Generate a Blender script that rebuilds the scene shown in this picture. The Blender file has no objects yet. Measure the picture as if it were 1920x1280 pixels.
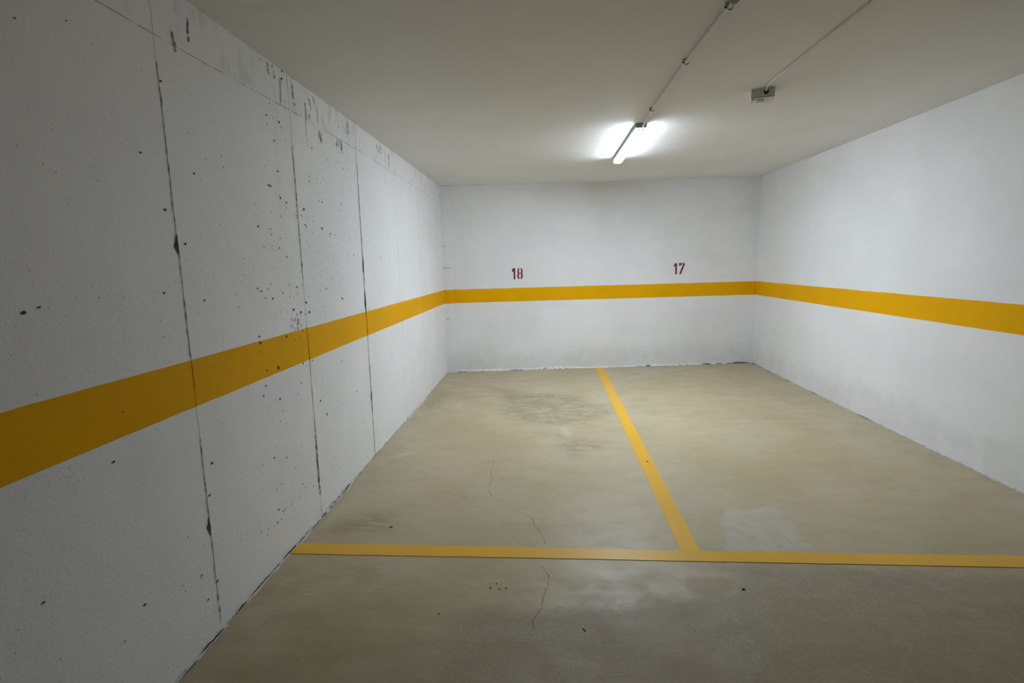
import bpy, bmesh, math, random, json
import numpy as np
from mathutils import Vector, Matrix
random.seed(7)
rng = np.random.default_rng(11)
S = bpy.context.scene
C = S.collection

# ------------------------------------------------------------------ measured survey of the place (metres)
# left wall data are (y, z), floor data (x, y), back wall data (x, z)
D = json.loads('''{"pits":[[-4.5467,2.6529,3],[-4.6307,2.6323,2],[-4.6172,2.4043,3],[-4.7505,2.4056,2],[-4.7036,2.4793,1],[-4.5978,2.3793,1],[-4.7534,2.3583,1],[-4.6838,2.4102,1],[-4.688,2.2893,2],[-4.5598,2.319,1],[-4.6758,2.1296,2],[-4.2157,2.3491,2],[-4.7901,2.0398,2],[-4.7699,2.0378,2],[-4.6714,1.9867,2],[-4.6078,1.9684,2],[-4.3976,1.9519,3],[-4.1628,2.0284,1],[-4.1177,2.0267,2],[-3.7946,2.3408,2],[-3.9852,2.3207,1],[-3.703,2.3106,2],[-3.6084,2.3268,1],[-3.9704,2.2806,1],[-4.2904,2.1641,1],[-4.2845,2.1343,2],[-4.1671,2.1727,1],[-4.0972,2.175,1],[-4.1224,2.1499,1],[-3.5776,2.2002,1],[-3.7867,2.0476,1],[-3.8301,2.0,1],[-3.782,2.0047,1],[-3.7374,2.6001,2],[-3.6745,2.6045,1],[-3.615,2.6067,2],[-3.8985,2.6154,1],[-4.3325,2.5251,1],[-3.2508,2.6038,1],[-2.6947,2.3708,2],[-2.9374,2.3686,1],[-2.8393,2.2739,1],[-3.2088,2.1441,1],[-2.6735,2.4812,1],[-4.4127,2.702,2],[-4.5343,2.6973,2],[-4.6421,2.6878,1],[-4.7648,2.6775,1],[-4.6718,1.9866,2],[-4.6084,1.9677,2],[-4.3974,1.9532,2],[-4.4344,1.9103,2],[-4.4875,1.9103,1],[-4.6932,1.8854,1],[-4.3928,1.8597,2],[-4.3776,1.8483,1],[-4.1495,1.8531,3],[-4.1642,2.0297,1],[-4.1134,2.0252,1],[-3.7849,2.0505,1],[-4.93,1.8135,2],[-4.8133,1.8096,1],[-4.8103,1.7797,1],[-4.7163,1.7638,1],[-4.894,1.7126,1],[-4.8122,1.7217,1],[-4.7327,1.7104,2],[-4.6569,1.6617,2],[-4.3884,1.7631,1],[-4.3006,1.8189,1],[-4.0149,1.8274,2],[-4.0319,1.8073,1],[-3.9338,1.8208,1],[-3.8864,1.8476,1],[-3.7543,1.8379,1],[-3.6631,1.8193,1],[-3.5475,1.815,1],[-3.6019,1.8852,1],[-3.4521,1.9155,1],[-3.5251,1.7502,1],[-3.8949,1.6749,1],[-3.5983,1.688,2],[-3.7204,1.6828,1],[-3.9434,1.6135,1],[-4.0915,1.5522,1],[-4.197,1.5764,1],[-4.0489,1.522,1],[-3.8815,1.5078,1],[-4.1607,1.4567,2],[-4.2525,1.4458,1],[-3.8855,1.372,3],[-3.8879,1.3261,1],[-3.6594,1.3406,1],[-4.2066,1.3435,1],[-4.6564,1.506,1],[-4.8564,1.5169,1],[-4.8932,1.4916,1],[-4.957,1.4842,2],[-4.992,1.4998,2],[-4.8487,1.4381,2],[-4.9248,1.4467,1],[-4.7373,1.4634,1],[-4.5626,1.488,2],[-4.496,1.4945,1],[-4.5735,1.4493,1],[-4.6556,1.4359,1],[-4.4642,1.3874,3],[-4.629,1.3583,3],[-4.5388,1.3358,3],[-4.4894,1.3185,1],[-4.4295,1.3254,3],[-4.3724,1.3301,1],[-4.7786,1.3602,1],[-3.8199,1.2288,1],[-4.35,1.5311,1],[-2.9549,1.6787,2],[-2.9131,1.658,1],[-2.6546,1.8445,1],[-2.9654,1.8589,1],[-3.2359,1.8068,1],[-3.1325,1.5513,1],[-3.0088,1.3964,1],[-3.2757,1.3834,1],[-1.6277,1.9855,1],[-1.2781,2.0713,1],[-0.3292,1.9757,1],[-3.3605,1.2493,2],[-2.6861,1.0947,1],[-5.0168,1.2544,2],[-5.0137,1.2201,3],[-4.7409,1.2169,3],[-4.5853,1.1901,1],[-4.6466,1.182,1],[-4.5327,1.2185,1],[-4.8575,1.0601,4],[-4.9754,1.0671,2],[-4.5667,1.0273,2],[-4.5288,1.0021,1],[-4.4393,1.0208,2],[-4.9996,0.9916,2],[-4.2954,1.0591,1],[-3.979,0.9278,2],[-2.7652,0.7684,1],[-2.6783,0.9985,1],[-3.7214,0.6391,1],[-3.5165,0.7674,1],[-2.5747,0.5985,1],[-2.3561,0.5003,1],[-4.6101,0.9126,1],[-4.2696,1.2289,1],[-4.2631,1.1966,1],[-3.3613,1.1411,1],[-2.8564,1.0835,1],[-2.8586,1.0467,1],[-1.4821,1.1918,1],[-5.0297,0.9468,2],[-4.8696,0.8843,3],[-4.6639,0.8606,1],[-4.6073,0.914,1],[-4.3742,0.7408,3],[-4.3474,0.7953,1],[-4.291,0.6259,2],[-4.2827,0.6387,1],[-4.0872,0.5854,1],[-3.7227,0.6378,2],[-4.0218,0.6277,1],[-4.3178,0.8806,1],[-3.8304,0.7274,1],[-3.8406,0.405,1],[-4.8576,0.8139,1],[-4.8906,0.765,1],[-3.5277,0.245,1],[-4.9826,0.5898,2],[-5.1017,0.5954,1],[-4.854,0.5388,1],[-4.6365,0.4096,1],[-4.772,0.4452,1],[-4.2705,0.2869,1],[-4.6737,0.5412,1],[-4.1625,0.2644,1],[-4.1376,0.1822,1],[-4.2226,0.2906,1],[-4.9372,0.4203,1],[-4.9886,0.4116,1],[-4.7491,0.2506,1],[-4.6607,0.2739,1],[-4.9893,0.2953,2],[-4.9446,0.2622,1],[-5.0392,0.2888,1],[-4.9238,0.2626,1],[-5.0104,0.2315,2],[-4.9707,0.23,1],[-5.1034,0.2445,1],[-5.1714,0.2663,1],[-5.1176,0.2162,1],[-4.8496,0.2591,1],[-4.5974,0.2754,1],[-4.5647,0.2403,1],[-4.7019,0.3158,1]],"drips":[[[-4.5654,2.6482,1],[-4.5787,2.5137,1]],[[-4.4238,2.6579,2],[-4.4151,2.5493,2]],[[-4.2663,2.6069,1.5],[-4.2678,2.4969,1.5]],[[-4.2793,2.4939,0.8],[-4.2782,2.3361,0.8]],[[-4.2149,2.669,1.5],[-4.1796,2.5717,1.5]],[[-4.1505,2.6804,2],[-4.1178,2.6455,2]],[[-4.6933,2.6866,1.5],[-4.6884,2.6213,1.5]],[[-2.895,2.6688,2.5],[-2.8056,2.5911,2.5]],[[-2.7748,2.6719,2.5],[-2.7386,2.5985,2.5]],[[-2.6871,2.6614,2.5],[-2.5983,2.638,2.5]],[[-2.5166,2.6481,2.5],[-2.5155,2.5203,2.5]],[[-3.7059,2.5017,2.5],[-3.7009,2.4189,2.5]],[[-4.0945,2.6316,1],[-4.0918,2.5127,1]],[[-4.6413,2.6847,1.3],[-4.6211,2.6382,1.3]],[[-4.7165,2.6916,1.2],[-4.6819,2.6739,1.2]],[[-4.2831,2.664,1.2],[-4.1984,2.678,1.2]],[[-4.4582,2.6725,1],[-4.4447,2.6586,1]],[[-4.2201,2.5568,1.2],[-4.2086,2.5159,1.2]],[[-4.0521,2.6767,1],[-3.9361,2.676,1]]],"smudges":[[-3.7652,2.4749,0.05,0.05],[-3.5579,2.6301,0.05,0.06],[-4.0631,2.4442,0.03,0.03],[-4.5992,1.2822,0.07,0.05]],"crack_a":[[1.0299,-3.4271],[1.0424,-3.6022],[1.0364,-3.7049],[1.0442,-3.8216],[1.0629,-3.8956],[1.0513,-4.0021],[1.0358,-4.0618],[1.0582,-4.1028],[1.0773,-4.151],[1.1123,-4.2442],[1.1302,-4.2832],[1.1864,-4.3207],[1.2416,-4.3623],[1.3139,-4.4406],[1.3804,-4.4972],[1.3873,-4.5747],[1.4116,-4.6275],[1.4309,-4.6644],[1.4331,-4.6987],[1.4507,-4.7476],[1.4587,-4.7705],[1.4436,-4.8086]],"crack_b":[[1.4355,-5.014],[1.4566,-5.0633],[1.4745,-5.1024],[1.4687,-5.1784],[1.4461,-5.2737],[1.4367,-5.3262],[1.4391,-5.355],[1.4185,-5.3977],[1.3986,-5.439],[1.3971,-5.4719],[1.4066,-5.5099]],"rough":[[1.0129,-5.7905],[1.0425,-5.6526],[1.047,-5.5588],[1.0462,-5.4501],[1.0977,-5.3937],[1.1589,-5.3563],[1.2237,-5.3399],[1.2712,-5.3385],[1.2966,-5.3665],[1.4138,-5.384],[1.5064,-5.3742],[1.6006,-5.343],[1.6885,-5.3331],[1.7651,-5.3522],[1.883,-5.3344],[1.9771,-5.2582],[2.1339,-5.2536],[2.2558,-5.2387],[2.3404,-5.2248],[2.3846,-5.1528],[2.4224,-5.0597],[2.3537,-5.0085],[2.2084,-4.9757],[2.6278,-4.9696],[3.4,-5.0],[4.5,-5.1],[4.5,-6.4],[3.2,-6.9],[2.4,-6.7],[1.0,-6.3],[0.9,-6.05]],"pale":[[[2.6187,-4.3583],[2.6826,-4.3331],[2.7313,-4.3801],[2.9025,-4.305],[2.95,-4.3],[2.95,-4.8],[2.6758,-4.8519],[2.4694,-4.8267],[2.4862,-4.7055],[2.5334,-4.625],[2.5291,-4.4978]]],"brown":[[[1.2444,-5.5704],[1.3307,-5.5735],[1.4165,-5.5942],[1.4586,-5.6272],[1.4826,-5.6813],[1.4732,-5.7789],[1.4306,-5.7755],[1.4339,-5.683],[1.3757,-5.6412],[1.2991,-5.6155]],[[1.9231,-5.4552],[1.9729,-5.4471],[2.0148,-5.4902],[2.0451,-5.538],[2.0815,-5.6004],[2.122,-5.6268],[2.133,-5.6798],[2.1482,-5.7497],[2.0144,-5.769],[2.062,-5.6823],[1.9896,-5.6743],[2.0046,-5.6308],[2.0405,-5.6018],[1.9971,-5.5455],[1.9545,-5.5107]],[[1.6637,-5.6697],[1.7452,-5.6615],[1.7552,-5.7034],[1.8372,-5.6849],[1.8754,-5.7298],[1.8348,-5.7803],[1.6518,-5.787]],[[1.6853,-5.4563],[1.7643,-5.4602],[1.7394,-5.5177],[1.6783,-5.5259]],[[0.8302,-5.0844],[0.9611,-5.0719],[1.1019,-5.0501],[1.1392,-5.1876],[1.1308,-5.2829],[0.9963,-5.2715],[0.8696,-5.2595]],[[1.7159,-5.155],[1.842,-5.1433],[1.9522,-5.1649],[1.9532,-5.2589],[1.8881,-5.3054],[1.7688,-5.3235],[1.6986,-5.3256]],[[2.1576,-5.1095],[2.3308,-5.0794],[2.3913,-5.1198],[2.3404,-5.2248],[2.257,-5.2349],[2.1257,-5.2311]]],"scuff":[[[0.745,-0.975],[1.1231,-1.1987],[1.4997,-1.3588],[1.8717,-1.2685],[1.9248,-1.6927],[2.1626,-1.9086],[2.1507,-2.1808],[1.8867,-2.5593],[1.4894,-2.5887],[1.247,-2.4885],[1.0189,-2.1666],[0.9784,-1.6298]],[[1.581,-2.8629],[1.6707,-2.948],[1.8472,-3.0302],[1.9848,-3.0832],[1.916,-3.2352],[1.7956,-3.2354],[1.7301,-3.4466],[1.636,-3.3321]],[[0.039,-1.8462],[0.0833,-1.4111],[0.165,-1.1429],[0.257,-1.415],[0.2183,-1.9599],[0.1739,-2.1689]],[[0.0808,-4.6108],[0.3278,-4.4305],[0.4697,-4.428],[0.4726,-4.6681],[0.2204,-4.705]]],"smear":[[[1.6117,-2.6372],[1.6753,-2.6376],[1.7042,-2.8344],[1.6615,-2.948],[1.6205,-2.8048]],[[0.4198,-1.817],[0.4582,-1.7312],[0.5139,-1.8609],[0.4846,-1.9637]],[[0.1827,-3.4311],[0.2915,-3.3172],[0.3139,-3.3682],[0.2229,-3.4915]],[[0.0418,-4.677],[0.0602,-4.4352],[0.0875,-4.3199],[0.1196,-4.4489],[0.0977,-4.6104]],[[0.5327,-4.4633],[0.6287,-4.35],[0.7056,-4.5307],[0.6453,-4.6323]],[[0.5306,-5.1625],[0.6322,-5.1511],[0.7155,-5.0693],[0.7663,-5.0124],[0.7926,-5.0764],[0.7562,-5.2228],[0.6694,-5.2731],[0.5788,-5.2279]]],"divider":[[2.23,0.2773],[2.3431,0.3132],[2.3133,-4.8472],[2.2041,-4.8471]],"front":[[[0.0003,-4.8251],[0.7724,-4.8277],[1.4482,-4.8374],[2.1003,-4.8495],[2.6765,-4.8519]],[[0.007,-4.9323],[0.7977,-4.9399],[1.4481,-4.9422],[2.078,-4.9506],[2.6335,-4.9556]]],"n18":[[[[1.021,1.5251],[1.0471,1.5273],[1.047,1.4863],[1.0472,1.3617],[1.023,1.3609],[1.0234,1.4855],[1.0033,1.4668],[0.9986,1.4792],[1.0027,1.5037],[1.0098,1.5158]]],[[[1.1101,1.5245],[1.0921,1.5181],[1.0808,1.4992],[1.0776,1.4747],[1.0814,1.4596],[1.0866,1.4485],[1.0809,1.4377],[1.0765,1.4228],[1.076,1.3954],[1.0812,1.3802],[1.0892,1.3704],[1.107,1.3631],[1.1074,1.385],[1.1021,1.3934],[1.0995,1.4031],[1.1006,1.4195],[1.1042,1.4331],[1.1094,1.4439],[1.1096,1.4576],[1.1035,1.4687],[1.0996,1.4797],[1.1013,1.4933],[1.1056,1.5028],[1.1098,1.5068]],[[1.1266,1.5242],[1.1443,1.517],[1.1549,1.4976],[1.1572,1.4729],[1.1528,1.458],[1.1471,1.4472],[1.1524,1.4361],[1.1562,1.421],[1.1557,1.3935],[1.15,1.3786],[1.1415,1.3692],[1.1235,1.3627],[1.1239,1.3847],[1.1296,1.3928],[1.1325,1.4023],[1.132,1.4188],[1.129,1.4325],[1.1242,1.4436],[1.1245,1.4573],[1.131,1.4681],[1.1353,1.4789],[1.1342,1.4926],[1.1303,1.5022],[1.1262,1.5064]]]],"n17":[[[[3.4211,1.5453],[3.4465,1.5461],[3.4479,1.5116],[3.4485,1.3813],[3.4239,1.3819],[3.4234,1.5107],[3.407,1.4904],[3.3983,1.5002],[3.4062,1.5249]]],[[[3.4774,1.5469],[3.5254,1.5458],[3.526,1.5237],[3.5049,1.5214],[3.5011,1.5049],[3.4814,1.5053]],[[3.5367,1.5456],[3.5649,1.545],[3.5641,1.5229],[3.5391,1.457],[3.5101,1.3827],[3.4846,1.3833],[3.511,1.4549],[3.5348,1.5125]]]],"crumbs":{"leaf":[0.5021,-4.6222],"line":[2.276,-3.5496],"dark":[2.4203,-5.189],"twig":[1.6242,-5.4979],"bit":[0.9602,-5.4115],"cl":[[1.2086,-5.178],[1.1809,-5.2114],[1.2271,-5.2208],[1.2596,-5.2113]],"chip":[[0.2811,-5.2943],[0.4492,-5.7078]],"far":[1.691,-4.6892]},"fleck":[[0.0324,-5.3099],[0.1158,-5.4579],[0.1235,-5.0243],[0.0625,-5.0907]]}''')
ZC = 2.7022                 # ceiling height at the left wall; the slab rises slightly to the right
CS = 0.01421
XR, YR = 4.6537, 0.5005     # right end of the back wall
KB = YR / XR
ZT, ZB, ZTR, ZBR = 1.2310, 1.0333, 1.2520, 1.0507   # yellow band: left end and right end
Y0 = -12.5                   # how far the place is built towards the viewer
YE = -5.0                   # end of the right hand wall, where the driving aisle opens
XE = 9.0
def zceil(x): return ZC + CS * x
def yback(x): return KB * x

# ------------------------------------------------------------------ node helpers
class N:
    def __init__(self, name):
        self.m = bpy.data.materials.new(name); self.m.use_nodes = True
        self.t = self.m.node_tree; self.n = self.t.nodes; self.l = self.t.links
        self.n.clear()
        self.out = self.n.new('ShaderNodeOutputMaterial')
        self.b = self.n.new('ShaderNodeBsdfPrincipled')
        self.l.new(self.b.outputs[0], self.out.inputs[0])
        self.tc = self.n.new('ShaderNodeTexCoord').outputs['Object']
    def put(self, sock, v):
        if hasattr(v, 'default_value') or hasattr(v, 'links'): self.l.new(v, sock)
        elif isinstance(v, (tuple, list)) and len(v) == 3 and sock.type == 'RGBA': sock.default_value = (*v, 1)
        else: sock.default_value = v
    def mapping(self, scale=(1, 1, 1), rot=(0, 0, 0), src=None):
        k = self.n.new('ShaderNodeMapping'); self.l.new(src or self.tc, k.inputs[0])
        k.inputs['Scale'].default_value = scale; k.inputs['Rotation'].default_value = rot
        return k.outputs[0]
    def noise(self, scale, detail=4, rough=.55, vec=None, dist=0):
        k = self.n.new('ShaderNodeTexNoise'); self.l.new(vec or self.tc, k.inputs['Vector'])
        k.inputs['Scale'].default_value = scale; k.inputs['Detail'].default_value = min(detail, 4)
        k.inputs['Roughness'].default_value = rough; k.inputs['Distortion'].default_value = dist
        return k.outputs[0]
    def voronoi(self, scale, vec=None, feat='F1'):
        k = self.n.new('ShaderNodeTexVoronoi'); self.l.new(vec or self.tc, k.inputs['Vector'])
        k.feature = feat; k.inputs['Scale'].default_value = scale
        return k.outputs['Distance']
    def math(self, op, a, b=0.0, c=None):
        k = self.n.new('ShaderNodeMath'); k.operation = op
        self.put(k.inputs[0], a); self.put(k.inputs[1], b)
        if c is not None: self.put(k.inputs[2], c)
        return k.outputs[0]
    def ss(self, v, lo, hi, a=0.0, b=1.0):
        k = self.n.new('ShaderNodeMapRange'); k.interpolation_type = 'SMOOTHSTEP'
        self.put(k.inputs['Value'], v)
        k.inputs['From Min'].default_value = lo; k.inputs['From Max'].default_value = hi
        k.inputs['To Min'].default_value = a; k.inputs['To Max'].default_value = b
        return k.outputs[0]
    def mix(self, f, a, b, mode='MIX'):
        k = self.n.new('ShaderNodeMix'); k.data_type = 'RGBA'; k.blend_type = mode
        self.put(k.inputs[0], f); self.put(k.inputs[6], a); self.put(k.inputs[7], b)
        return k.outputs[2]
    def attr(self, name):
        k = self.n.new('ShaderNodeAttribute'); k.attribute_name = name
        s = self.n.new('ShaderNodeSeparateColor'); self.l.new(k.outputs['Color'], s.inputs[0])
        return s.outputs[0], s.outputs[1], s.outputs[2], k.outputs['Alpha']
    def xyz(self):
        s = self.n.new('ShaderNodeSeparateXYZ'); self.l.new(self.tc, s.inputs[0]); return s.outputs
    def bump(self, h, strength, dist):
        k = self.n.new('ShaderNodeBump'); k.inputs['Strength'].default_value = strength
        k.inputs['Distance'].default_value = dist; self.l.new(h, k.inputs['Height'])
        self.l.new(k.outputs[0], self.b.inputs['Normal'])
    def done(self, col, rough=.6, spec=.4, metal=0):
        self.put(self.b.inputs['Base Color'], col); self.put(self.b.inputs['Roughness'], rough)
        self.b.inputs['Specular IOR Level'].default_value = spec; self.b.inputs['Metallic'].default_value = metal
        return self.m

def simple(name, col, rough=.5, spec=.4, var=.06, scale=30):
    n = N(name); v = n.noise(scale, 3)
    c = n.mix(n.ss(v, .3, .7), tuple(x * (1 - var) for x in col), tuple(min(1, x * (1 + var)) for x in col))
    return n.done(c, rough, spec)

# ------------------------------------------------------------------ materials
WHITE = (.845, .85, .86)
def m_cast_wall():
    n = N('painted_cast_concrete')
    big = n.noise(1.3, 5, .6); streak = n.noise(2.2, 5, .6, n.mapping((1, 2.5, .35)))
    c = n.mix(n.ss(big, .35, .7), tuple(x * .95 for x in WHITE), WHITE)
    c = n.mix(n.ss(streak, .55, .75, 0, .35), c, tuple(x * .86 for x in WHITE))
    y, z = n.xyz()[1], n.xyz()[2]
    # bare, blotchy band above the upper form joint
    band = n.math('MULTIPLY', n.ss(z, 2.46, 2.54), n.ss(n.noise(7, 6, .7, n.mapping((1, 1.6, .6))), .5, .68, 0, .45))
    c = n.mix(band, c, (.50, .50, .49))
    # fine air pores in groups
    v = n.voronoi(85); gate = n.noise(1.9, 4, .65)
    r = n.ss(gate, .5, .72, .10, .24)
    pore = n.math('LESS_THAN', v, r)
    sel = n.ss(n.noise(9, 3, .6), .5, .58)
    pore = n.math('MULTIPLY', pore, n.math('MULTIPLY', sel, n.ss(gate, .46, .54)))
    c = n.mix(n.math('MULTIPLY', pore, .6), c, (.22, .22, .22))
    h = n.math('ADD', n.noise(60, 5, .6), n.math('MULTIPLY', n.noise(4, 3), 2.5))
    h = n.math('SUBTRACT', h, pore)
    n.bump(h, .35, .004)
    return n.done(c, .62, .3)
def m_render_wall():
    n = N('painted_rendered_block')
    big = n.noise(1.1, 5, .6); st = n.noise(3.0, 5, .65, n.mapping((.5, .5, 3)))
    c = n.mix(n.ss(big, .35, .7), tuple(x * .93 for x in WHITE), WHITE)
    c = n.mix(n.ss(st, .5, .75, 0, .3), c, tuple(x * .88 for x in WHITE))
    z = n.xyz()[2]
    # splash dirt with a ragged upper edge, thinning out upwards
    d = n.math('ADD', z, n.math('MULTIPLY', n.noise(2.0, 6, .7), .45))
    dirt = n.math('MULTIPLY', n.ss(d, .62, .40), n.ss(n.noise(5, 6, .7), .3, .7, .25, 1))
    c = n.mix(n.math('MULTIPLY', dirt, .30), c, (.50, .51, .52))
    n.bump(n.math('ADD', n.noise(45, 6, .65), n.math('MULTIPLY', n.noise(6, 4, .6, n.mapping((1, 1, 2))), 2)), .3, .003)
    return n.done(c, .62, .3)
def m_ceiling():
    n = N('painted_plaster_ceiling')
    big = n.noise(.9, 5, .6)
    c = n.mix(n.ss(big, .35, .7), (.755, .75, .73), (.81, .805, .79))
    c = n.mix(n.ss(n.noise(3.5, 6, .7), .56, .75, 0, .25), c, (.66, .64, .60))
    n.bump(n.math('ADD', n.noise(120, 4, .6), n.math('MULTIPLY', n.noise(5, 4), 3)), .3, .003)
    return n.done(c, .7, .25)
def m_floor():
    n = N('worn_concrete_floor')
    rough, pale, brown, scuff = n.attr('wear'); smear, front_dim = n.attr('smears_falloff')[:2]
    A = n.noise(1.2, 6, .6); B = n.noise(3.2, 7, .65, n.mapping((1, 1.8, 1))); Fz = n.noise(70, 6, .7); M = n.noise(12, 6, .7)
    streak = n.noise(7, 8, .72, n.mapping((.9, 2.5, 1), (0, 0, .22)), dist=1.3)
    c = n.mix(n.ss(A, .36, .66), (.412, .348, .206), (.462, .398, .262))
    c = n.mix(n.ss(n.noise(.8, 4, .55, n.mapping((1.3, .8, 1), (0, 0, 2))), .45, .66, 0, .7), c, (.482, .41, .29))
    c = n.mix(n.ss(B, .48, .72, 0, .5), c, (.375, .312, .190))
    c = n.mix(n.ss(streak, .52, .72, 0, .35), c, (.53, .47, .335))
    def edge(m, w=.16, amp=.8, src=None):
        nn = n.math('ADD', m, n.math('MULTIPLY', n.math('SUBTRACT', src or M, .5), amp))
        return n.ss(nn, .5 - w, .5 + w)
    c = n.mix(n.ss(M, .56, .74, 0, .38), c, (.36, .305, .19))
    c = n.mix(n.ss(n.noise(19, 7, .75, n.mapping((1, 1.5, 1), (0, 0, 1))), .56, .72, 0, .30), c, (.56, .505, .38))
    c = n.mix(n.ss(n.noise(160, 3, .7), .55, .72, 0, .28), c, (.29, .24, .15))
    # exposed coarser surface
    er = n.math('MULTIPLY', edge(rough, .22, .8), .85)
    cr = n.mix(n.ss(M, .35, .68), (.30, .262, .175), (.385, .338, .232))
    cr = n.mix(n.ss(Fz, .40, .60, 0, .7), cr, (.235, .205, .142))
    cr = n.mix(n.ss(n.noise(2.6, 6, .65), .5, .66, 0, .55), cr, (.315, .25, .175))
    c = n.mix(er, c, cr)
    eg = edge(front_dim, .42, .9, B)  # floor colour darkened towards the viewer, imitating the lamp's falloff
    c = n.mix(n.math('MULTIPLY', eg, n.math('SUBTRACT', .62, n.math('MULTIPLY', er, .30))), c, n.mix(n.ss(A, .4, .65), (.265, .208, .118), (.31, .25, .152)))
    eb = edge(brown, .14, .6)
    c = n.mix(n.math('MULTIPLY', eb, .5), c, n.mix(n.ss(B, .4, .7), (.265, .190, .115), (.315, .245, .15)))
    ep = edge(pale, .12, .8)
    cp = n.mix(n.ss(M, .35, .65), (.46, .42, .335), (.54, .505, .415))
    cp = n.mix(n.ss(Fz, .5, .68, 0, .6), cp, (.34, .31, .24))
    c = n.mix(n.math('MULTIPLY', ep, .8), c, cp)
    es = n.math('MULTIPLY', edge(scuff, .30, .5, A), n.ss(streak, .36, .58))
    c = n.mix(n.math('MULTIPLY', es, .72), c, (.235, .205, .125))
    em = edge(smear, .3, 1.2, streak)
    c = n.mix(n.math('MULTIPLY', em, .3), c, (.62, .61, .57))
    # grit
    g = n.math('LESS_THAN', n.voronoi(55), .10)
    g = n.math('MULTIPLY', g, n.ss(n.noise(6, 3), .52, .6))
    c = n.mix(n.math('MULTIPLY', g, .5), c, (.15, .13, .10))
    h = n.math('ADD', n.math('MULTIPLY', Fz, n.math('ADD', .4, n.math('MULTIPLY', n.math('ADD', er, ep), 1.3))), n.math('MULTIPLY', streak, 1.3))
    n.bump(h, .3, .0035)
    ro = n.math('ADD', n.ss(B, .3, .7, .40, .56), n.math('MULTIPLY', n.math('ADD', er, ep), .14))
    return n.done(c, ro, .42)
def m_yellow(name, col, rough, worn, spec):
    n = N(name)
    c = n.mix(n.ss(n.noise(2.2, 5, .6), .3, .7), tuple(x * .93 for x in col), col)
    c = n.mix(n.ss(n.noise(26, 6, .75), .60, .74, 0, worn), c, tuple(x * .72 for x in col))
    n.bump(n.noise(90, 5, .6), .2, .002)
    return n.done(c, rough, spec)
def m_emit(name, k):
    n = N(name)
    n.b.inputs['Base Color'].default_value = (.9, .9, .9, 1)
    n.b.inputs['Emission Color'].default_value = (.785, .885, 1, 1)
    n.b.inputs['Emission Strength'].default_value = LAMP * k
    return n.m
LAMP = 224.0
M_CAST, M_REND, M_CEIL, M_FLOOR = m_cast_wall(), m_render_wall(), m_ceiling(), m_floor()
M_BARE = simple('bare_concrete', (.17, .165, .155), .8, .2, .15, 3)
M_BAND = m_yellow('yellow_wall_paint', (.84, .425, .002), .55, .2, .06)
M_LINE = m_yellow('yellow_floor_paint', (.77, .43, .016), .38, .25, .35)
M_HOLLOW_SHADE = simple('hollow_shade_concrete', (.065, .065, .063), .9, .1, .3, 60)  # bare concrete, darkened to paint the shade inside pits, joints and gaps
M_DRIP = simple('grey_grout_run', (.25, .25, .25), .85, .2, .25, 80)
M_FAINT = simple('faint_grey_smudge', (.64, .64, .645), .8, .2, .1, 60)
M_CRACK = simple('crack_dust', (.12, .105, .075), .95, .1, .3, 60)
M_RED = simple('dark_red_stencil_paint', (.165, .006, .016), .55, .3, .2, 40)
M_GREYPL = simple('grey_plastic_housing', (.30, .32, .34), .45)
M_CLEARCAP = simple('white_plastic', (.72, .72, .70), .4)
M_BOX = simple('aged_white_plastic', (.66, .655, .64), .45)
M_DARK = simple('dark_rubber', (.02, .02, .02), .5)
M_GREYPIPE = simple('dark_grey_conduit', (.09, .10, .105), .45)
M_PIPE = simple('painted_white_conduit', (.70, .69, .66), .45)
M_METAL = simple('grey_latch', (.30, .30, .31), .35)
M_MORTAR = simple('white_mortar_smear', (.52, .51, .47), .85, .2, .25, 25)
M_PLASTER = simple('white_wall_plaster', (.80, .80, .79), .8, .2, .08, 25)
M_LEAF = simple('dry_leaf_brown', (.05, .042, .025), .8)
M_CHIP = simple('white_chip', (.75, .74, .68), .7)
M_EMIT, M_EMIT_SIDE, M_EMIT_LOW = m_emit('lit_diffuser', 1), m_emit('lit_diffuser_side', .26), m_emit('lit_diffuser_shoulder', .08)
M_EMIT_END = m_emit('lit_translucent_end', .008)

# ------------------------------------------------------------------ object helpers
def link(name, bm, mats, parent=None, smooth=False, recalc=True):
    if recalc: bmesh.ops.recalc_face_normals(bm, faces=bm.faces[:])
    me = bpy.data.meshes.new(name); bm.to_mesh(me); bm.free()
    for m in (mats if isinstance(mats, (list, tuple)) else [mats]): me.materials.append(m)
    if smooth:
        for p in me.polygons: p.use_smooth = True
    o = bpy.data.objects.new(name, me); C.objects.link(o)
    if parent: o.parent = parent
    return o
def empty(name, loc=(0, 0, 0), rz=0):
    o = bpy.data.objects.new(name, None); C.objects.link(o); o.location = loc; o.rotation_euler = (0, 0, rz)
    o.empty_display_size = .1
    return o
def tag(o, label, cat, group=None):
    o['label'] = label; o['category'] = cat
    if group: o['group'] = group
    return o
def struct(o): o['kind'] = 'structure'; return o
def poly(bm, pts, mi=0):
    f = bm.faces.new([bm.verts.new(p) for p in pts]); f.material_index = mi; return f
def hexa(bm, lo, hi, mi=0):
    """solid from a bottom ring and a top ring of the same number of points"""
    a = [bm.verts.new(p) for p in lo]; b = [bm.verts.new(p) for p in hi]; k = len(a)
    fs = [bm.faces.new(a[::-1]), bm.faces.new(b)]
    for i in range(k): fs.append(bm.faces.new((a[i], a[(i + 1) % k], b[(i + 1) % k], b[i])))
    for f in fs: f.material_index = mi
def box(bm, x0, x1, y0, y1, z0, z1, mi=0):
    hexa(bm, [(x0, y0, z0), (x1, y0, z0), (x1, y1, z0), (x0, y1, z0)], [(x0, y0, z1), (x1, y0, z1), (x1, y1, z1), (x0, y1, z1)], mi)
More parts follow.
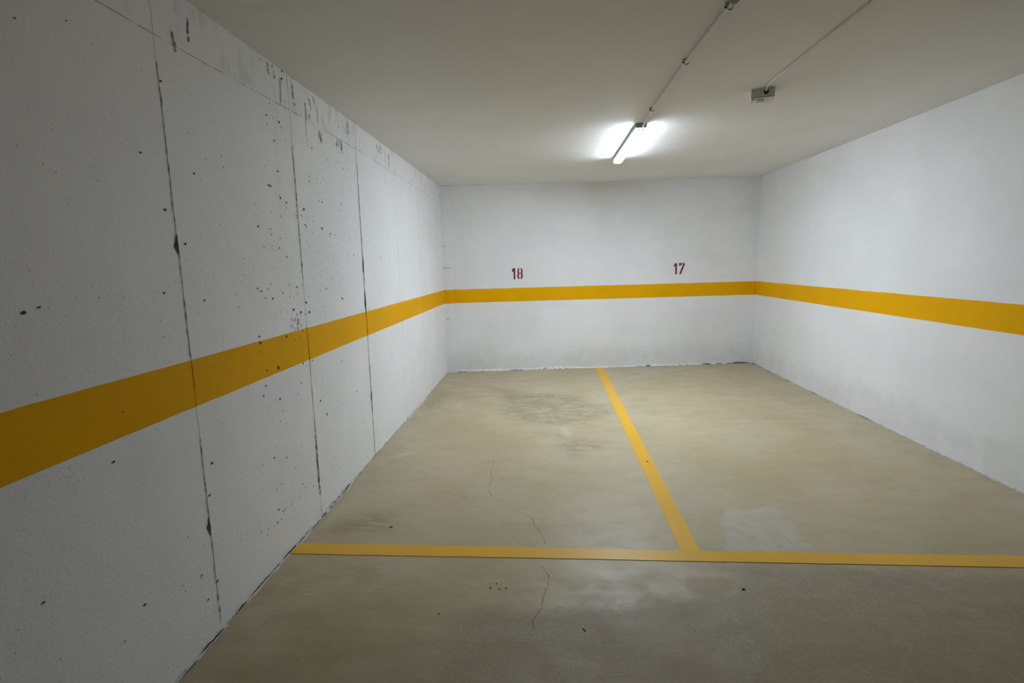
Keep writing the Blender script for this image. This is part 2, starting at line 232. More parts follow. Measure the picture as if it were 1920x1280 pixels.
def tube(bm, pts, r, seg=14, cap=True):
    pts = [Vector(p) for p in pts]; rings = []
    rs = r if isinstance(r, (list, tuple)) else [r] * len(pts)
    for i, p in enumerate(pts):
        d = (pts[min(i + 1, len(pts) - 1)] - pts[max(i - 1, 0)]).normalized()
        up = Vector((0, 0, 1)) if abs(d.z) < .9 else Vector((1, 0, 0))
        s = d.cross(up).normalized(); u = s.cross(d)
        rings.append([bm.verts.new(p + (s * math.cos(2 * math.pi * k / seg) + u * math.sin(2 * math.pi * k / seg)) * rs[i]) for k in range(seg)])
    for a, b in zip(rings, rings[1:]):
        for k in range(seg): bm.faces.new((a[k], a[(k + 1) % seg], b[(k + 1) % seg], b[k]))
    if cap: bm.faces.new(rings[0][::-1]); bm.faces.new(rings[-1])
def bevel(bm, w, seg=2):
    bmesh.ops.bevel(bm, geom=bm.edges[:], offset=w, segments=seg, profile=.7, affect='EDGES', clamp_overlap=True)

# ------------------------------------------------------------------ left wall: form panels with small steps, pits, drips
SEAMS = [(Y0, 0), (-9.85, .0), (-8.78, .0), (-7.70, .000), (-6.62, .001), (-5.545, .002), (-4.478, .0035), (-3.402, .0058), (-2.36, .0062), (-1.43, .0068), (0.25, .0068)]
def off(y):
    v = SEAMS[0][1]
    for a, b in SEAMS:
        if y >= a: v = b_next.get(a, b)
    return v
b_next = {SEAMS[i][0]: SEAMS[i][1] for i in range(len(SEAMS))}
def hseam(y): return float(np.interp(y, [-12.5, -5.4, -4.45, -3.41, -.145, .2], [2.47, 2.487, 2.507, 2.514, 2.46, 2.458]))

bm = bmesh.new()
prev = None
for i in range(len(SEAMS) - 1):
    a, x = SEAMS[i]; b = SEAMS[i + 1][0]
    m = max(2, int((b - a) / .12))
    for s in np.linspace(a, b, m + 1):
        s = float(s)
        col = [bm.verts.new((x, s, z)) for z in (0 - .02, hseam(s) - .004)] + [bm.verts.new((x + .0012, s, z)) for z in (hseam(s), ZC + .01)]
        if prev:
            for k in range(3): bm.faces.new((prev[k], col[k], col[k + 1], prev[k + 1]))
        prev = col
# body of the wall behind the face
box(bm, -.25, -.003, Y0, .3, -.02, ZC)
# ragged joint lines: flat dark strips with the groove shading put into their colour
def joint(ys, z0, z1, wid, seed, lumps=(), gaps=()):
    r = np.random.default_rng(seed); z = z0; pts = []
    wob = 0
    while z < z1:
        wob = wob * .8 + r.normal(0, .0013)
        w = wid * (0.12 + 0.75 * r.random() ** 1.6)
        for lz, lh, lw in lumps:
            if abs(z - lz) < lh: w += lw * (1 - abs(z - lz) / lh) * (.5 + r.random())
        g = any(a < z < b for a, b in gaps)
        pts.append((z, wob, 0 if g else w)); z += r.uniform(.008, .022)
    x = off(ys + .01) + .0022
    for (za, wa, la), (zb, wb, lb) in zip(pts, pts[1:]):
        if la < .0003 and lb < .0003: continue
        poly(bm, [(x, ys + wa - la, za), (x, ys + wa + la * .25, za), (x, ys + wb + lb * .25 + 1e-4, zb), (x, ys + wb - lb - 1e-4, zb)], 1)
joint(-4.478, .03, 2.27, .0042, 1, [(.36, .06, .012), (.25, .05, .01), (.47, .04, .008), (1.5, .04, .004)], [(1.25, 1.52), (.86, .93), (1.62, 1.66), (.05, .2)])
joint(-3.402, .01, 2.40, .0052, 2, [(1.60, .07, .018), (1.30, .08, .024), (.52, .06, .014), (1.36, .03, .01)], [(2.24, 2.3)])
joint(-2.36, .3, 2.4, .0018, 3, [], [(.5, .9), (1.1, 1.5), (1.8, 2.0)])
joint(-1.43, .2, 2.4, .0022, 4, [], [(.9, 1.2), (1.7, 2.2)])
joint(-5.545, .05, 2.40, .0045, 5, [(.5, .05, .012), (1.7, .05, .012)], [(.9, 1.1)])
joint(-6.62, .05, 2.40, .0040, 6, [(1.2, .05, .012)], [(.6, .9)])
# broken line of the upper form joint
s = Y0 + .1
while s < -.12:
    e = min(s + random.uniform(.02, .06), -.1)
    if random.random() < .75:
        w = random.uniform(.0006, .0020) * (1.5 if random.random() < .1 else 1)
        poly(bm, [(off(s) + .0022, s, hseam(s) - w), (off(s) + .0022, e, hseam(e) - w), (off(s) + .0022, e, hseam(e) + w * .6), (off(s) + .0022, s, hseam(s) + w * .6)], 2)
    s = e
def blob(y, z, ry, rz, mi, lift=.0026, k=8):
    a0 = random.random() * 6
    x = off(y) + lift + (.0012 if z > hseam(y) else 0)
    poly(bm, [(x, y + ry * math.cos(a0 + t) * random.uniform(.65, 1.15), z + rz * math.sin(a0 + t) * random.uniform(.65, 1.15)) for t in [2 * math.pi * q / k for q in range(k)]], mi)
RAD = {1: .0041, 2: .0056, 3: .0080, 4: .0095}
for y, z, g in D['pits']:  # flat discs, the shade inside each pit is in their colour
    r = RAD[g]; blob(y, z, r * random.uniform(.9, 1.3), r * random.uniform(.9, 1.25), 1)
# smaller pits between them: scattered and in loose swarms
for _ in range(520):
    y = random.uniform(-6.9, -.15); z = random.uniform(.05, 2.45); r = random.uniform(.0010, .0024)
    blob(y, z, r * 1.2, r, 1 if random.random() < .4 else 2, k=6)
for _ in range(60):
    y = random.uniform(-7.5, -.3); z = random.uniform(.1, 2.4)
    dy, dz = random.uniform(.03, .12), random.uniform(.02, .08)
    for _ in range(random.randint(6, 18)):
        r = random.uniform(.0010, .0026)
        blob(random.gauss(y, dy), min(2.45, max(.03, random.gauss(z, dz))), r * 1.2, r, 1 if random.random() < .35 else 2, k=6)
for _ in range(60):                                # wall nearer than the picture's left edge
    r = random.choice([.003, .0045, .006]); blob(random.uniform(-7.6, -5.35), random.uniform(.1, 2.45), r * 1.2, r, 1)
for _ in range(420):                               # the pitted middle lifts
    y = random.triangular(-5.6, -2.2, -4.2); z = random.triangular(.9, 2.45, 1.75); r = random.uniform(.0014, .0032)
    blob(y, z, r * 1.3, r * random.uniform(.8, 1.4), 1 if random.random() < .5 else 2, k=6)
for _ in range(130):
    y = random.triangular(-5.8, -3.6, -5.0); z = random.triangular(.05, .8, .3); r = random.uniform(.0014, .003)
    blob(y, z, r * 1.3, r, 1 if random.random() < .4 else 2, k=6)
for ys, z0, z1, m in ((-4.478, 1.55, 2.3, 60), (-4.478, .15, .62, 60), (-3.402, 1.2, 2.3, 100), (-3.402, .35, 1.0, 50)):
    for _ in range(m):                             # crumbled edges along the joints
        blob(ys - abs(random.gauss(0, .007)), random.uniform(z0, z1), random.uniform(.0015, .0045), random.uniform(.003, .012), random.choice((2, 2, 3)), .0040, 6)
# grout runs below the slab
def run(p, q, w):
    k = 9; pts = []
    for i in range(k + 1):
        t = i / k; pts.append((p[0] + (q[0] - p[0]) * t + random.gauss(0, .0025), p[1] + (q[1] - p[1]) * t, w * .0028 * random.uniform(.25, 1.25) * (1.15 - .5 * abs(t - .5))))
    for a, b in zip(pts, pts[1:]):
        if random.random() < .12: continue
        xa = off(a[0]) + .0036
        poly(bm, [(xa, a[0] - a[2], a[1]), (xa, a[0] + a[2], a[1]), (xa, b[0] + b[2] + 1e-4, b[1]), (xa, b[0] - b[2] - 1e-4, b[1])], 2)
for a, b in D['drips']: run(a[:2], b[:2], a[2])
for _ in range(14):
    y = random.uniform(-7.5, -5.2); z = random.uniform(2.5, 2.68); run((y, z), (y + random.uniform(-.03, .03), z - random.uniform(.05, .16)), random.uniform(.8, 2))
for y, z, ry, rz in D['smudges']:
    for _ in range(26):
        blob(random.gauss(y, ry * .5), random.gauss(z, rz * .55), random.uniform(.002, .007), random.uniform(.004, .016), 3, .0024, 6)
wall_left = struct(link('wall_left', bm, [M_CAST, M_HOLLOW_SHADE, M_DRIP, M_FAINT], recalc=False))

# ragged mortar at the foot of the left wall, with flat dark strips painting the shade of the gaps
def foot(name, path, normal, seed, prof, parent, dark, mat=None):
    """path(t) -> point on the wall foot, prof(t) -> (width, height)"""
    r = np.random.default_rng(seed); b = bmesh.new(); last = None
    ts = np.arange(0, 1.0001, .0035); w1 = 0
    for t in ts:
        p = Vector(path(float(t))); w, h = prof(float(t))
        w1 = .6 * w1 + .4 * r.normal(0, 1)
        w *= max(.1, 1 + .55 * w1); h *= max(.2, 1 + .5 * r.normal(0, 1) * .6)
        n = Vector(normal)
        ring = [b.verts.new(p - n * .01 + Vector((0, 0, h))), b.verts.new(p + n * w * .35 + Vector((0, 0, h * .8))), b.verts.new(p + n * w * .8 + Vector((0, 0, h * .3))), b.verts.new(p + n * w + Vector((0, 0, .0006)))]
        if last:
            for k in range(3): b.faces.new((last[k], ring[k], ring[k + 1], last[k + 1]))
        last = ring
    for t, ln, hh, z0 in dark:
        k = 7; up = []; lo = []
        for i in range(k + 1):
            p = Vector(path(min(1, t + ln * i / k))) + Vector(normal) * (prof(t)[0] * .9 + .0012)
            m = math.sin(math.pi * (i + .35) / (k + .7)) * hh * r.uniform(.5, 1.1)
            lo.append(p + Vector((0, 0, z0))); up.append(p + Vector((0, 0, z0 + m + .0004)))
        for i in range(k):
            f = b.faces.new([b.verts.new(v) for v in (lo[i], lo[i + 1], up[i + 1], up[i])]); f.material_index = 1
    return link(name, b, [mat or M_MORTAR, M_HOLLOW_SHADE], parent)
LF = 12.3
def pl(t): y = Y0 + .1 + LF * t; return (off(y), y, 0)
def prl(t):
    y = Y0 + .1 + LF * t
    w = float(np.interp(y, [-8.9, -5.6, -5.3, -4.95, -4.6, -4.2, -3.7, -3.3, -2.7, -2.3, -1.9, -1.2, -.6, 0], [.016, .016, .016, .014, .024, .026, .008, .004, .010, .024, .026, .012, .006, .003]))
    return w, w * .55
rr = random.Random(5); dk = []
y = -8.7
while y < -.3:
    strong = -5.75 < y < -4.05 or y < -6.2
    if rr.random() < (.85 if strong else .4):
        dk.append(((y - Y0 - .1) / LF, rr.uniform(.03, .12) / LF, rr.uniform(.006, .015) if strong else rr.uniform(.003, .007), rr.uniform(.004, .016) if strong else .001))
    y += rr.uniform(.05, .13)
foot('mortar_fillet', pl, (1, 0, 0), 3, prl, wall_left, dk)

# ------------------------------------------------------------------ back wall, narrow pier in the corner, right wall, rest of the garage
bm = bmesh.new()
t = .22
hexa(bm, [(-.1, yback(-.1), -.02), (XR + .1, yback(XR + .1), -.02), (XR + .1, yback(XR) + t, -.02), (-.1, t, -.02)],
     [(-.1, yback(-.1), zceil(-.1) + .01), (XR + .1, yback(XR + .1), zceil(XR + .1) + .01), (XR + .1, yback(XR) + t, zceil(XR) + .01), (-.1, t, zceil(-.1) + .01)])
for px, pz, r in ((1.86, .33, .006), (3.0, .30, .006), (3.55, .42, .004), (1.35, .22, .004), (2.3, .24, .004), (2.75, .18, .005)):
    poly(bm, [(px + r * math.cos(a) * 1.1, yback(px) - .0012 + KB * r * math.cos(a), pz + r * .8 * math.sin(a)) for a in [k * math.pi / 3 for k in range(6)]], 1)
wall_back = struct(link('wall_back', bm, [M_REND, M_DRIP]))
def pb(t): x = .135 + (XR - .14) * t; return (x, yback(x), 0)
def prb(t):
    x = .135 + (XR - .14) * t
    h = float(np.interp(x, [.1, .5, .95, 1.3, 1.55, 1.78, 2.0, 2.2, 2.5, 3.2, 4.0, 4.6], [.030, .028, .026, .026, .034, .040, .022, .012, .014, .016, .012, .008]))
    return .014, h
dkb = [((px - .135) / (XR - .14), ln / (XR - .14), hh, .001) for px, ln, hh in ((.50, .03, .006), (.92, .22, .012), (1.44, .06, .024), (1.62, .12, .008), (1.76, .10, .010), (2.86, .08, .012), (2.99, .10, .016), (3.5, .05, .008), (3.62, .04, .008), (3.86, .16, .018), (4.08, .12, .012), (4.22, .40, .026), (3.30, .04, .006), (2.0, .05, .006), (.15, .16, .008))]
foot('mortar_fillet', pb, (KB, -1, 0), 8, prb, wall_back, dkb, M_PLASTER)

bm = bmesh.new()
hexa(bm, [(-.02, -.045, -.02), (.1335, -.045 + KB * .1335, -.02), (.1335, .05, -.02), (-.02, .05, -.02)], [(-.02, -.045, zceil(0)), (.1335, -.045 + KB * .1335, zceil(0)), (.1335, .05, zceil(0)), (-.02, .05, zceil(0))])
bevel(bm, .008, 3)
for za, zb_, x0, x1 in ((1.555, 1.548, .012, .13), (1.86, 1.858, .01, .06), (.80, .797, .03, .08)):
    poly(bm, [(x0, -.0465, za - .004), (x1, -.0465 + KB * x1, zb_ - .002), (x1, -.0465 + KB * x1, zb_ + .002), (x0, -.0465, za + .005)], 1)
struct(link('wall_pier', bm, [M_REND, M_DRIP]))

bm = bmesh.new()
box(bm, XR, XR + .25, YE, YR + .1, -.02, zceil(XR) + .01)
wall_right = struct(link('wall_right', bm, [M_REND]))
def pr(t): return (XR, YR - .01 - 5.45 * t, 0)
foot('mortar_fillet', pr, (-1, 0, 0), 9, lambda t: (.010, .007), wall_right, [(0.001, .03, .012, .001), (.04, .03, .008, .001), (.10, .03, .006, .001), (.2, .04, .006, .001), (.33, .03, .006, .001), (.5, .05, .006, .001)])
bm = bmesh.new(); box(bm, -.25, XE + .25, Y0 - .25, Y0, -.02, zceil(XE)); struct(link('wall_front', bm, [M_BARE]))
bm = bmesh.new(); box(bm, XE, XE + .25, Y0, YE + .25, -.02, zceil(XE) + .01); struct(link('wall_aisle', bm, [M_BARE]))
bm = bmesh.new(); box(bm, XR + .25, XE + .25, YE, YE + .25, -.02, zceil(XE) + .01); struct(link('wall_side', bm, [M_REND]))

# ------------------------------------------------------------------ ceiling slab
bm = bmesh.new()
hexa(bm, [(-.25, Y0 - .25, zceil(-.25)), (XE + .25, Y0 - .25, zceil(XE + .25)), (XE + .25, 1.0, zceil(XE + .25)), (-.25, 1.0, zceil(-.25))],
     [(-.25, Y0 - .25, 3.05), (XE + .25, Y0 - .25, 3.05), (XE + .25, 1.0, 3.05), (-.25, 1.0, 3.05)])
ceiling = struct(link('ceiling', bm, [M_CEIL]))

# ------------------------------------------------------------------ floor with its wear and painted light falloff
def sd_poly(P, X, Y):
    P = np.array(P); d = np.full(X.shape, 1e9); inside = np.zeros(X.shape, bool)
    for (x1, y1), (x2, y2) in zip(P, np.roll(P, -1, 0)):
        ex, ey = x2 - x1, y2 - y1
        tt = np.clip(((X - x1) * ex + (Y - y1) * ey) / (ex * ex + ey * ey + 1e-12), 0, 1)
        d = np.minimum(d, np.hypot(X - x1 - ex * tt, Y - y1 - ey * tt))
        cnd = (y1 > Y) != (y2 > Y)
        inside ^= cnd & (X < (x2 - x1) * (Y - y1) / (y2 - y1 + 1e-12) + x1)
    return np.where(inside, d, -d)
def mask(polys, w):
    m = np.zeros(GX.shape)
    for P in polys: m = np.maximum(m, np.clip(.5 + sd_poly(P, GX, GY) / w, 0, 1))
    return m
nx, ny = 200, 530
gx = np.linspace(-.1, XR + .15, nx); gy = np.linspace(Y0 - .1, .75, ny)
GX, GY = np.meshgrid(gx, gy)
V = np.stack([GX.ravel(), GY.ravel(), np.zeros(GX.size)], 1)
idx = np.arange(nx * ny).reshape(ny, nx)
Q = np.stack([idx[:-1, :-1], idx[:-1, 1:], idx[1:, 1:], idx[1:, :-1]], -1).reshape(-1, 4)
x0, x1 = float(gx[-1]), XE + .25
V = np.vstack([V, [[x0, Y0 - .1, 0], [x1, Y0 - .1, 0], [x1, YE + .3, 0], [x0, YE + .3, 0]]])
k = nx * ny; Q = np.vstack([Q, [[k, k + 1, k + 2, k + 3]]])
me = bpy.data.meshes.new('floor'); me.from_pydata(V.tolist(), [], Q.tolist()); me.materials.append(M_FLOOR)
wear = np.zeros((len(V), 4), np.float32); sm = np.zeros((len(V), 4), np.float32)
for ch, (key, w) in enumerate((('rough', .35), ('pale', .16), ('brown', .2), ('scuff', .45))):
    wear[:k, ch] = mask([D[key]] if key == 'rough' else (D[key][:4] + D[key][5:] if key == 'brown' else D[key]), w).ravel()
sm[:k, 0] = mask(D['smear'][:4], .12).ravel(); sm[:, 3] = 1
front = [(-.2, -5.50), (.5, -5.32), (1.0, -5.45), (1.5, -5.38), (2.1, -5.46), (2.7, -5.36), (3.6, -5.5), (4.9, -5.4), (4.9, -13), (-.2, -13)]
sm[:k, 1] = mask([front], 1.3).ravel()  # soft mask for the light falloff painted on the near floor
wear[k:, 0] = .6
for nm, ar in (('wear', wear), ('smears_falloff', sm)):
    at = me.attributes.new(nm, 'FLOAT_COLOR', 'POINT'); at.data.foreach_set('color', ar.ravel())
floor = struct(bpy.data.objects.new('floor', me)); C.objects.link(floor)
def crack(pts, w, seed, fade=()):
    r = np.random.default_rng(seed); b = bmesh.new(); L = []
    for (xa, ya), (xb, yb) in zip(pts, pts[1:]):
        n = max(2, int(math.hypot(xb - xa, yb - ya) / .012))
        for i in range(n):
            t_ = i / n; L.append((xa + (xb - xa) * t_ + r.normal(0, .0022), ya + (yb - ya) * t_ + r.normal(0, .0022), w * r.uniform(.3, 1.2)))
    for i, (a, c) in enumerate(zip(L, L[1:])):
        fr = i / len(L)
        if any(f0 < fr < f1 for f0, f1 in fade) and r.random() < .55: continue
        f_ = b.faces.new([b.verts.new(v) for v in ((a[0] - a[2], a[1], .0007), (a[0] + a[2], a[1] + 1e-4, .0007), (c[0] + c[2], c[1] + 1e-4, .0007), (c[0] - c[2], c[1], .0007))])
    return link('crack', b, [M_CRACK], floor)
crack(D['crack_a'], .0016, 1, [(0, .25), (.5, .68)])
crack(D['crack_b'], .0016, 2, [(0, .1), (.2, .5)])

# ------------------------------------------------------------------ yellow painted band round the walls
bm = bmesh.new()
def zt(x): return ZT + (ZTR - ZT) * x / XR
def zb(x): return ZB + (ZBR - ZB) * x / XR
path = []
for i in range(len(SEAMS) - 1):
    a, x = SEAMS[i]; b = SEAMS[i + 1][0]; b = min(b, -.045)
    if a < -.045:
        for s in np.linspace(a, b, 12): path.append((x, float(s), 1, 0))
py_ = -.045 + KB * .1335
path += [(.0075, -.045, 0, -1), (.1245, -.045 + KB * .1245, 0, -1), (.1325, py_ + .0015, .7, -.8), (.1335, py_ + .009, 1, 0), (.1335, yback(.1335) - .0012, 1, 0)]
path += [(float(x), yback(float(x)), KB, -1) for x in np.linspace(.1348, XR, 30)]
path += [(XR, float(y), -1, 0) for y in np.linspace(YR - .002, YE + .0, 24)]
e = .0012; last = None
for i, (x, y, nx_, ny_) in enumerate(path):
    px, py = x + nx_ * e, y + ny_ * e
    jt, jb = random.gauss(0, .0007), random.gauss(0, .0007)
    ring = [bm.verts.new((x, y, zt(max(x, 0)) + jt)), bm.verts.new((px, py, zt(max(x, 0)) + jt)), bm.verts.new((px, py, zb(max(x, 0)) + jb)), bm.verts.new((x, y, zb(max(x, 0)) + jb))]
    if last:
        for q in range(3): bm.faces.new((last[q], ring[q], ring[q + 1], last[q + 1]))
    last = ring
tag(link('wall_stripe', bm, [M_BAND]), 'wide yellow painted band running around the white walls at waist height', 'wall stripe')

# ------------------------------------------------------------------ floor lines
def strip(name, near, far, h, label):
    b = bmesh.new(); last = None
    A, B = near, far
    for p, q in zip(A, B):
        ring = [b.verts.new((*p, 0)), b.verts.new((*p, h)), b.verts.new((*q, h)), b.verts.new((*q, 0))]
        if last:
            for i_ in range(3): b.faces.new((last[i_], ring[i_], ring[i_ + 1], last[i_ + 1]))
            for f_ in (): pass
        else: b.faces.new(ring)
        last = ring
    b.faces.new(last[::-1])
    return tag(link(name, b, [M_LINE]), label, 'floor line', 'yellow parking bay lines')
def resample(P, n):
    P = np.array(P); s = np.r_[0, np.cumsum(np.hypot(*np.diff(P, axis=0).T))]; t_ = np.linspace(0, s[-1], n)
    return [(float(np.interp(v, s, P[:, 0])), float(np.interp(v, s, P[:, 1]))) for v in t_]
F, G = D['front']
F = resample([[.008, F[0][1]]] + F[1:] + [[XR, -4.862]], 60); G = resample([[.008, G[0][1]]] + G[1:] + [[XR, -4.975]], 60)
jit = lambda P, s: [(x + random.gauss(0, s) * (0 if i in (0, len(P) - 1) else 1), y + random.gauss(0, s)) for i, (x, y) in enumerate(P)]
strip('parking_line', jit(G, .0008), jit(F, .0008), .0030, 'long yellow line across the foreground floor from the left wall, closing both bays')
d = D['divider']
xl0, xl1 = d[0][0], d[3][0]; xr0, xr1 = d[1][0], d[2][0]
yb0 = yback(2.28) - .012
Lf = resample([[xl1, d[3][1] - .012], [xl0, yb0]], 50); Rt = resample([[xr1, d[2][1] - .012], [xr0, yb0 + .004]], 50)
strip('parking_line', [(x + random.gauss(0, .0007), y) for x, y in Rt], [(x + random.gauss(0, .0007), y) for x, y in Lf], .0026, 'yellow line running from the back wall toward the viewer, dividing the two bays')

# ------------------------------------------------------------------ stencilled bay numbers
def number(digits, word, label):
    cx = sum(p[0] for g in digits for s_ in g for p in s_) / sum(len(s_) for g in digits for s_ in g)
    root = empty('stencil_number', (cx, yback(cx), 1.36)); tag(root, label, 'painted number', 'red bay numbers on the back wall')
    for g in digits:
        b = bmesh.new()
        for s_ in g:
            lo = [(x - cx, yback(x) - yback(cx) + .0005, z - 1.36) for x, z in s_]
            hi = [(x - cx, yback(x) - yback(cx) - .0012, z - 1.36) for x, z in s_]
            hexa(b, lo, hi)
        link('digit', b, [M_RED], root)
number(D['n18'], '18', 'dark red stencilled number 18 on the back wall above the left bay')
number(D['n17'], '17', 'dark red stencilled number 17 on the back wall above the right bay')

# ------------------------------------------------------------------ batten lamp on the ceiling
LX, LY0, LY1 = 2.295, -2.955, -1.545
LZ = zceil(LX)
lamp = tag(empty('ceiling_light', (LX, (LY0 + LY1) / 2, LZ)), 'lit white tubular batten lamp mounted along the ceiling', 'ceiling light')
hl = (LY1 - LY0) / 2
def prism(b, prof, y0, y1, mi=0):
    hexa(b, [(x, y0, z) for x, z in prof], [(x, y1, z) for x, z in prof], mi)
b = bmesh.new(); prism(b, [(-.034, .0005), (-.044, -.010), (-.0445, -.037), (.0445, -.037), (.044, -.010), (.034, .0015)], -hl + .004, hl - .004); link('housing', b, [M_GREYPL], lamp)
b = bmesh.new()
prof = [(-.0405, -.036)] + [(math.copysign(.0415 * abs(math.cos(a)) ** .45, math.cos(a)), -.046 - .027 * math.sin(a) ** .6) for a in [math.pi - math.pi * q / 18 for q in range(19)]] + [(.0405, -.036)]
prism(b, prof, -hl + .012, hl - .012)
b.faces.ensure_lookup_table()
for f in b.faces:                                  # the shoulder beside the LED board is dimmer than the lens under it
    f.normal_update()
    if f.calc_center_median().z > -.0475: f.material_index = 2
    elif abs(f.normal.z) < .42 and abs(f.normal.y) < .5: f.material_index = 1
link('diffuser', b, [M_EMIT, M_EMIT_SIDE, M_EMIT_LOW], lamp)
for sgn in (-1, 1):
    b = bmesh.new()
    y0, y1 = (-hl, -hl + .0119) if sgn < 0 else (hl - .0119, hl)
    prism(b, [(-.035, .0005), (-.045, -.010), (-.0455, -.0375), (.0455, -.0375), (.045, -.010), (.035, .0015)], y0, y1)
    cap = link('end_cap', b, [M_GREYPL], lamp)
    b = bmesh.new()
    prism(b, [(-.0415, -.0377)] + [(math.copysign(.0425 * abs(math.cos(a)) ** .45, math.cos(a)), -.045 - .026 * math.sin(a) ** .6) for a in [math.pi - math.pi * q / 18 for q in range(19)]] + [(.0415, -.0377)], y0 + .001, y1)
    link('translucent_end', b, [M_EMIT_END], cap)
    for lx in (-.017, .017):
        b = bmesh.new(); yy = sgn * hl
        tube(b, [(lx, yy - .003, -.0545), (lx, yy + .003 * sgn, -.0545)] if sgn > 0 else [(lx, yy + .002, -.0545), (lx, yy - .004, -.0545)], .0055, 10)
        link('latch', b, [M_METAL], cap)

# ------------------------------------------------------------------ conduit feeding the lamp
CX = 2.304
pipe_z = lambda x: zceil(x) - .019
cond = tag(empty('ceiling_conduit', (CX, LY0, pipe_z(CX))), 'thin white conduit pipe clipped along the ceiling from the lamp toward the viewer', 'pipe')
b = bmesh.new()
tube(b, [(.004, -.022, -.012), (.003, -.06, -.008), (0, -.12, -.001), (-.006, -.45, 0), (-.008, -1.4, 0), (.002, -1.85, 0), (.010, -2.05, 0), (.012, -2.11, 0)], .0105, 16); link('tube', b, [M_PIPE], cond, True)
for cy_, cx_ in ((-3.395, -.007), (-4.335, -.007), (-4.985, .011)):
    b = bmesh.new(); yy = cy_ - LY0
    # open saddle clip: a split ring with a foot against the slab
    seg = 16; r0, r1, hw = .0118, .0158, .009
    arc = [math.radians(-240 + 300 * q / seg) for q in range(seg + 1)]
    last = None
    for a in arc:
        ring = [b.verts.new((cx_ + r * math.cos(a), yy + yv, r * math.sin(a))) for r, yv in ((r0, -hw), (r1, -hw), (r1, hw), (r0, hw))]
        if last:
            for q in range(4): b.faces.new((last[q], ring[q], ring[(q + 1) % 4], last[(q + 1) % 4]))
        else: b.faces.new(ring[::-1])
        last = ring
    b.faces.new(last)
    box(b, cx_ - .024, cx_ - .008, yy - hw, yy + hw, .004, .0185)
    cl = link('pipe_clip', b, [M_PIPE], cond)
    b = bmesh.new(); tube(b, [(cx_ - .019, yy - .004, .0045), (cx_ - .019, yy - .004, -.003)], .0048, 8); link('screw', b, [M_DARK], cl)
b = bmesh.new()
tube(b, [(.012, -2.085, 0), (.012, -2.09, 0), (.012, -2.10, 0), (.014, -2.16, -.001), (.02, -2.4, -.004), (.03, -3.2, -.001), (.03, -5.4, 0)], [.010, .0145, .0165, .0168, .0168, .0168, .0168], 18); link('coupling', b, [M_GREYPIPE], cond, True)

# ------------------------------------------------------------------ box on the ceiling by the right edge, with its cable
BX, BY = 2.998, -3.654
bz = zceil(BX)
jb = tag(empty('ceiling_junction_box', (BX, BY, bz), math.radians(-19)), 'pale square junction box with dark cable hole on the ceiling right of the lamp', 'junction box')
b = bmesh.new(); box(b, -.075, .075, -.062, .072, -.0545, .001); bevel(b, .006, 2); link('body', b, [M_BOX], jb)
b = bmesh.new(); box(b, -.0745, .0745, -.0615, .0715, -.062, -.056); bevel(b, .003, 2); lid = link('lid', b, [M_BOX], jb)
b = bmesh.new(); tube(b, [(-.018, -.01, -.0615), (-.018, -.01, -.074), (-.018, -.01, -.079)], [.030, .030, .025], 20); link('sensor_lens', b, [M_CLEARCAP], jb)
b = bmesh.new(); tube(b, [(-.060, -.045, -.062), (-.060, -.045, -.068)], .009, 10); link('screw', b, [M_METAL], lid)
b = bmesh.new(); tube(b, [(.021, -.0615, -.026), (.021, -.0645, -.026)], .0155, 18); link('cable_hole', b, [M_DARK], jb)
wv = jb.matrix_basis
cab = empty('ceiling_cable', tuple(wv @ Vector((.021, -.066, -.020))))
tag(cab, 'short white cable running from the ceiling junction box along the ceiling', 'cable')
b = bmesh.new()
o0 = Vector(cab.location)
pts = [wv @ Vector((.021, -.0652, -.020)), wv @ Vector((.020, -.085, -.016)), Vector((2.972, -3.812, zceil(2.97) - .0095)), Vector((2.966, -3.90, zceil(2.97) - .0075)), Vector((2.966, -4.4, zceil(2.97) - .0075)), Vector((2.966, -7.5, zceil(2.97) - .0075))]
tube(b, [p - o0 for p in pts], .0065, 10); link('cable_sheath', b, [M_PIPE], cab, True)

# ------------------------------------------------------------------ bits lying on the floor
def crumb(name, xy, size, mat, label, cat, group=None, z0=0, rz=0, seed=1):
    r = np.random.default_rng(seed); b = bmesh.new()
    bmesh.ops.create_icosphere(b, subdivisions=2, radius=1)
    for v in b.verts:
        q = 1 + r.normal(0, .13); v.co = Vector((v.co.x * size[0] * q, v.co.y * size[1] * q, max(-.6, v.co.z * q) * size[2]))
    zmin = min(v.co.z for v in b.verts)
    for v in b.verts: v.co.z -= zmin
    o = link(name, b, [mat]); o.location = (*xy, z0); o.rotation_euler = (0, 0, rz)
    return tag(o, label, cat, group)
c = D['crumbs']
crumb('dry_leaf', c['leaf'], (.010, .006, .003), M_LEAF, 'small dark dry leaf on the floor behind the left half of the front line', 'leaf', None, 0, .5, 1)
crumb('dirt_crumb', c['line'], (.006, .009, .003), M_LEAF, 'small dark crumb lying on the yellow dividing line', 'crumb', None, .0026, .6, 2)
crumb('dirt_crumb', c['dark'], (.008, .005, .004), M_LEAF, 'dark crumb at the right edge in front of the front line', 'crumb', None, 0, 0, 3)
crumb('twig', c['twig'], (.0025, .011, .003), M_LEAF, 'tiny dark twig on the rough concrete in the foreground', 'twig', None, 0, .5, 4)
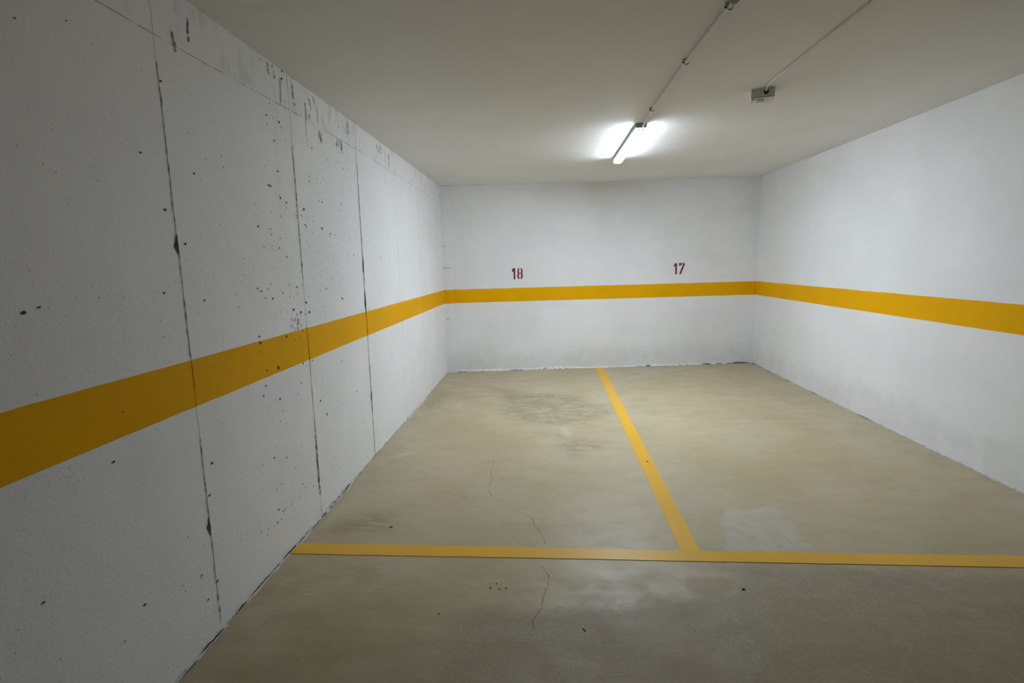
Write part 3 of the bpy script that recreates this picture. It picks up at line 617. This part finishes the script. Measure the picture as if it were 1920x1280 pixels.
crumb('dirt_crumb', c['bit'], (.007, .0022, .002), M_LEAF, 'thin dark fleck on the smooth floor left of the rough patch', 'crumb', None, 0, .2, 5)
for i, p in enumerate(c['cl']):
    crumb('dirt_crumb', p, (.0036, .0042, .003), M_LEAF, 'one of four dark specks clustered just in front of the yellow front line', 'crumb', 'cluster of dark specks', 0, 0, 10 + i)
crumb('paint_chip', c['chip'][0], (.010, .004, .0015), M_CHIP, 'white paint chip on the floor near the left wall, farther of two', 'paint chip', None, 0, -.1, 20)
crumb('paint_chip', c['chip'][1], (.0028, .003, .0015), M_CHIP, 'tiny white paint chip near the bottom left of the picture', 'paint chip', None, 0, 0, 21)

# ------------------------------------------------------------------ world, camera, colour
w = bpy.data.worlds.new('World'); S.world = w; w.use_nodes = True
w.node_tree.nodes['Background'].inputs[0].default_value = (.02, .02, .02, 1); w.node_tree.nodes['Background'].inputs[1].default_value = 0
cam = bpy.data.cameras.new('camera'); co = bpy.data.objects.new('camera', cam); C.objects.link(co)
cam.sensor_fit = 'HORIZONTAL'; cam.sensor_width = 36; cam.lens = 36 * 973.065 / 1920; cam.clip_start = .02
yaw, pitch, roll = -0.06338, -0.14986, -0.02173
fw = Vector((math.sin(yaw) * math.cos(pitch), math.cos(yaw) * math.cos(pitch), math.sin(pitch)))
rt = Vector((math.cos(yaw), -math.sin(yaw), 0)); up = rt.cross(fw)
r2 = rt * math.cos(roll) + up * math.sin(roll); u2 = -rt * math.sin(roll) + up * math.cos(roll)
mt = Matrix((r2, u2, -fw)).transposed().to_4x4(); mt.translation = (1.46568, -7.57589, 1.6)
co.matrix_world = mt
S.camera = co
S.view_settings.view_transform = 'Standard'; S.view_settings.look = 'None'
S.view_settings.gamma = 1; S.view_settings.use_curve_mapping = False; S.view_settings.exposure = 0.0
S.cycles.use_denoising = True
S.cycles.max_bounces = 7; S.cycles.diffuse_bounces = 6; S.cycles.glossy_bounces = 3
S.cycles.caustics_reflective = False; S.cycles.caustics_refractive = False
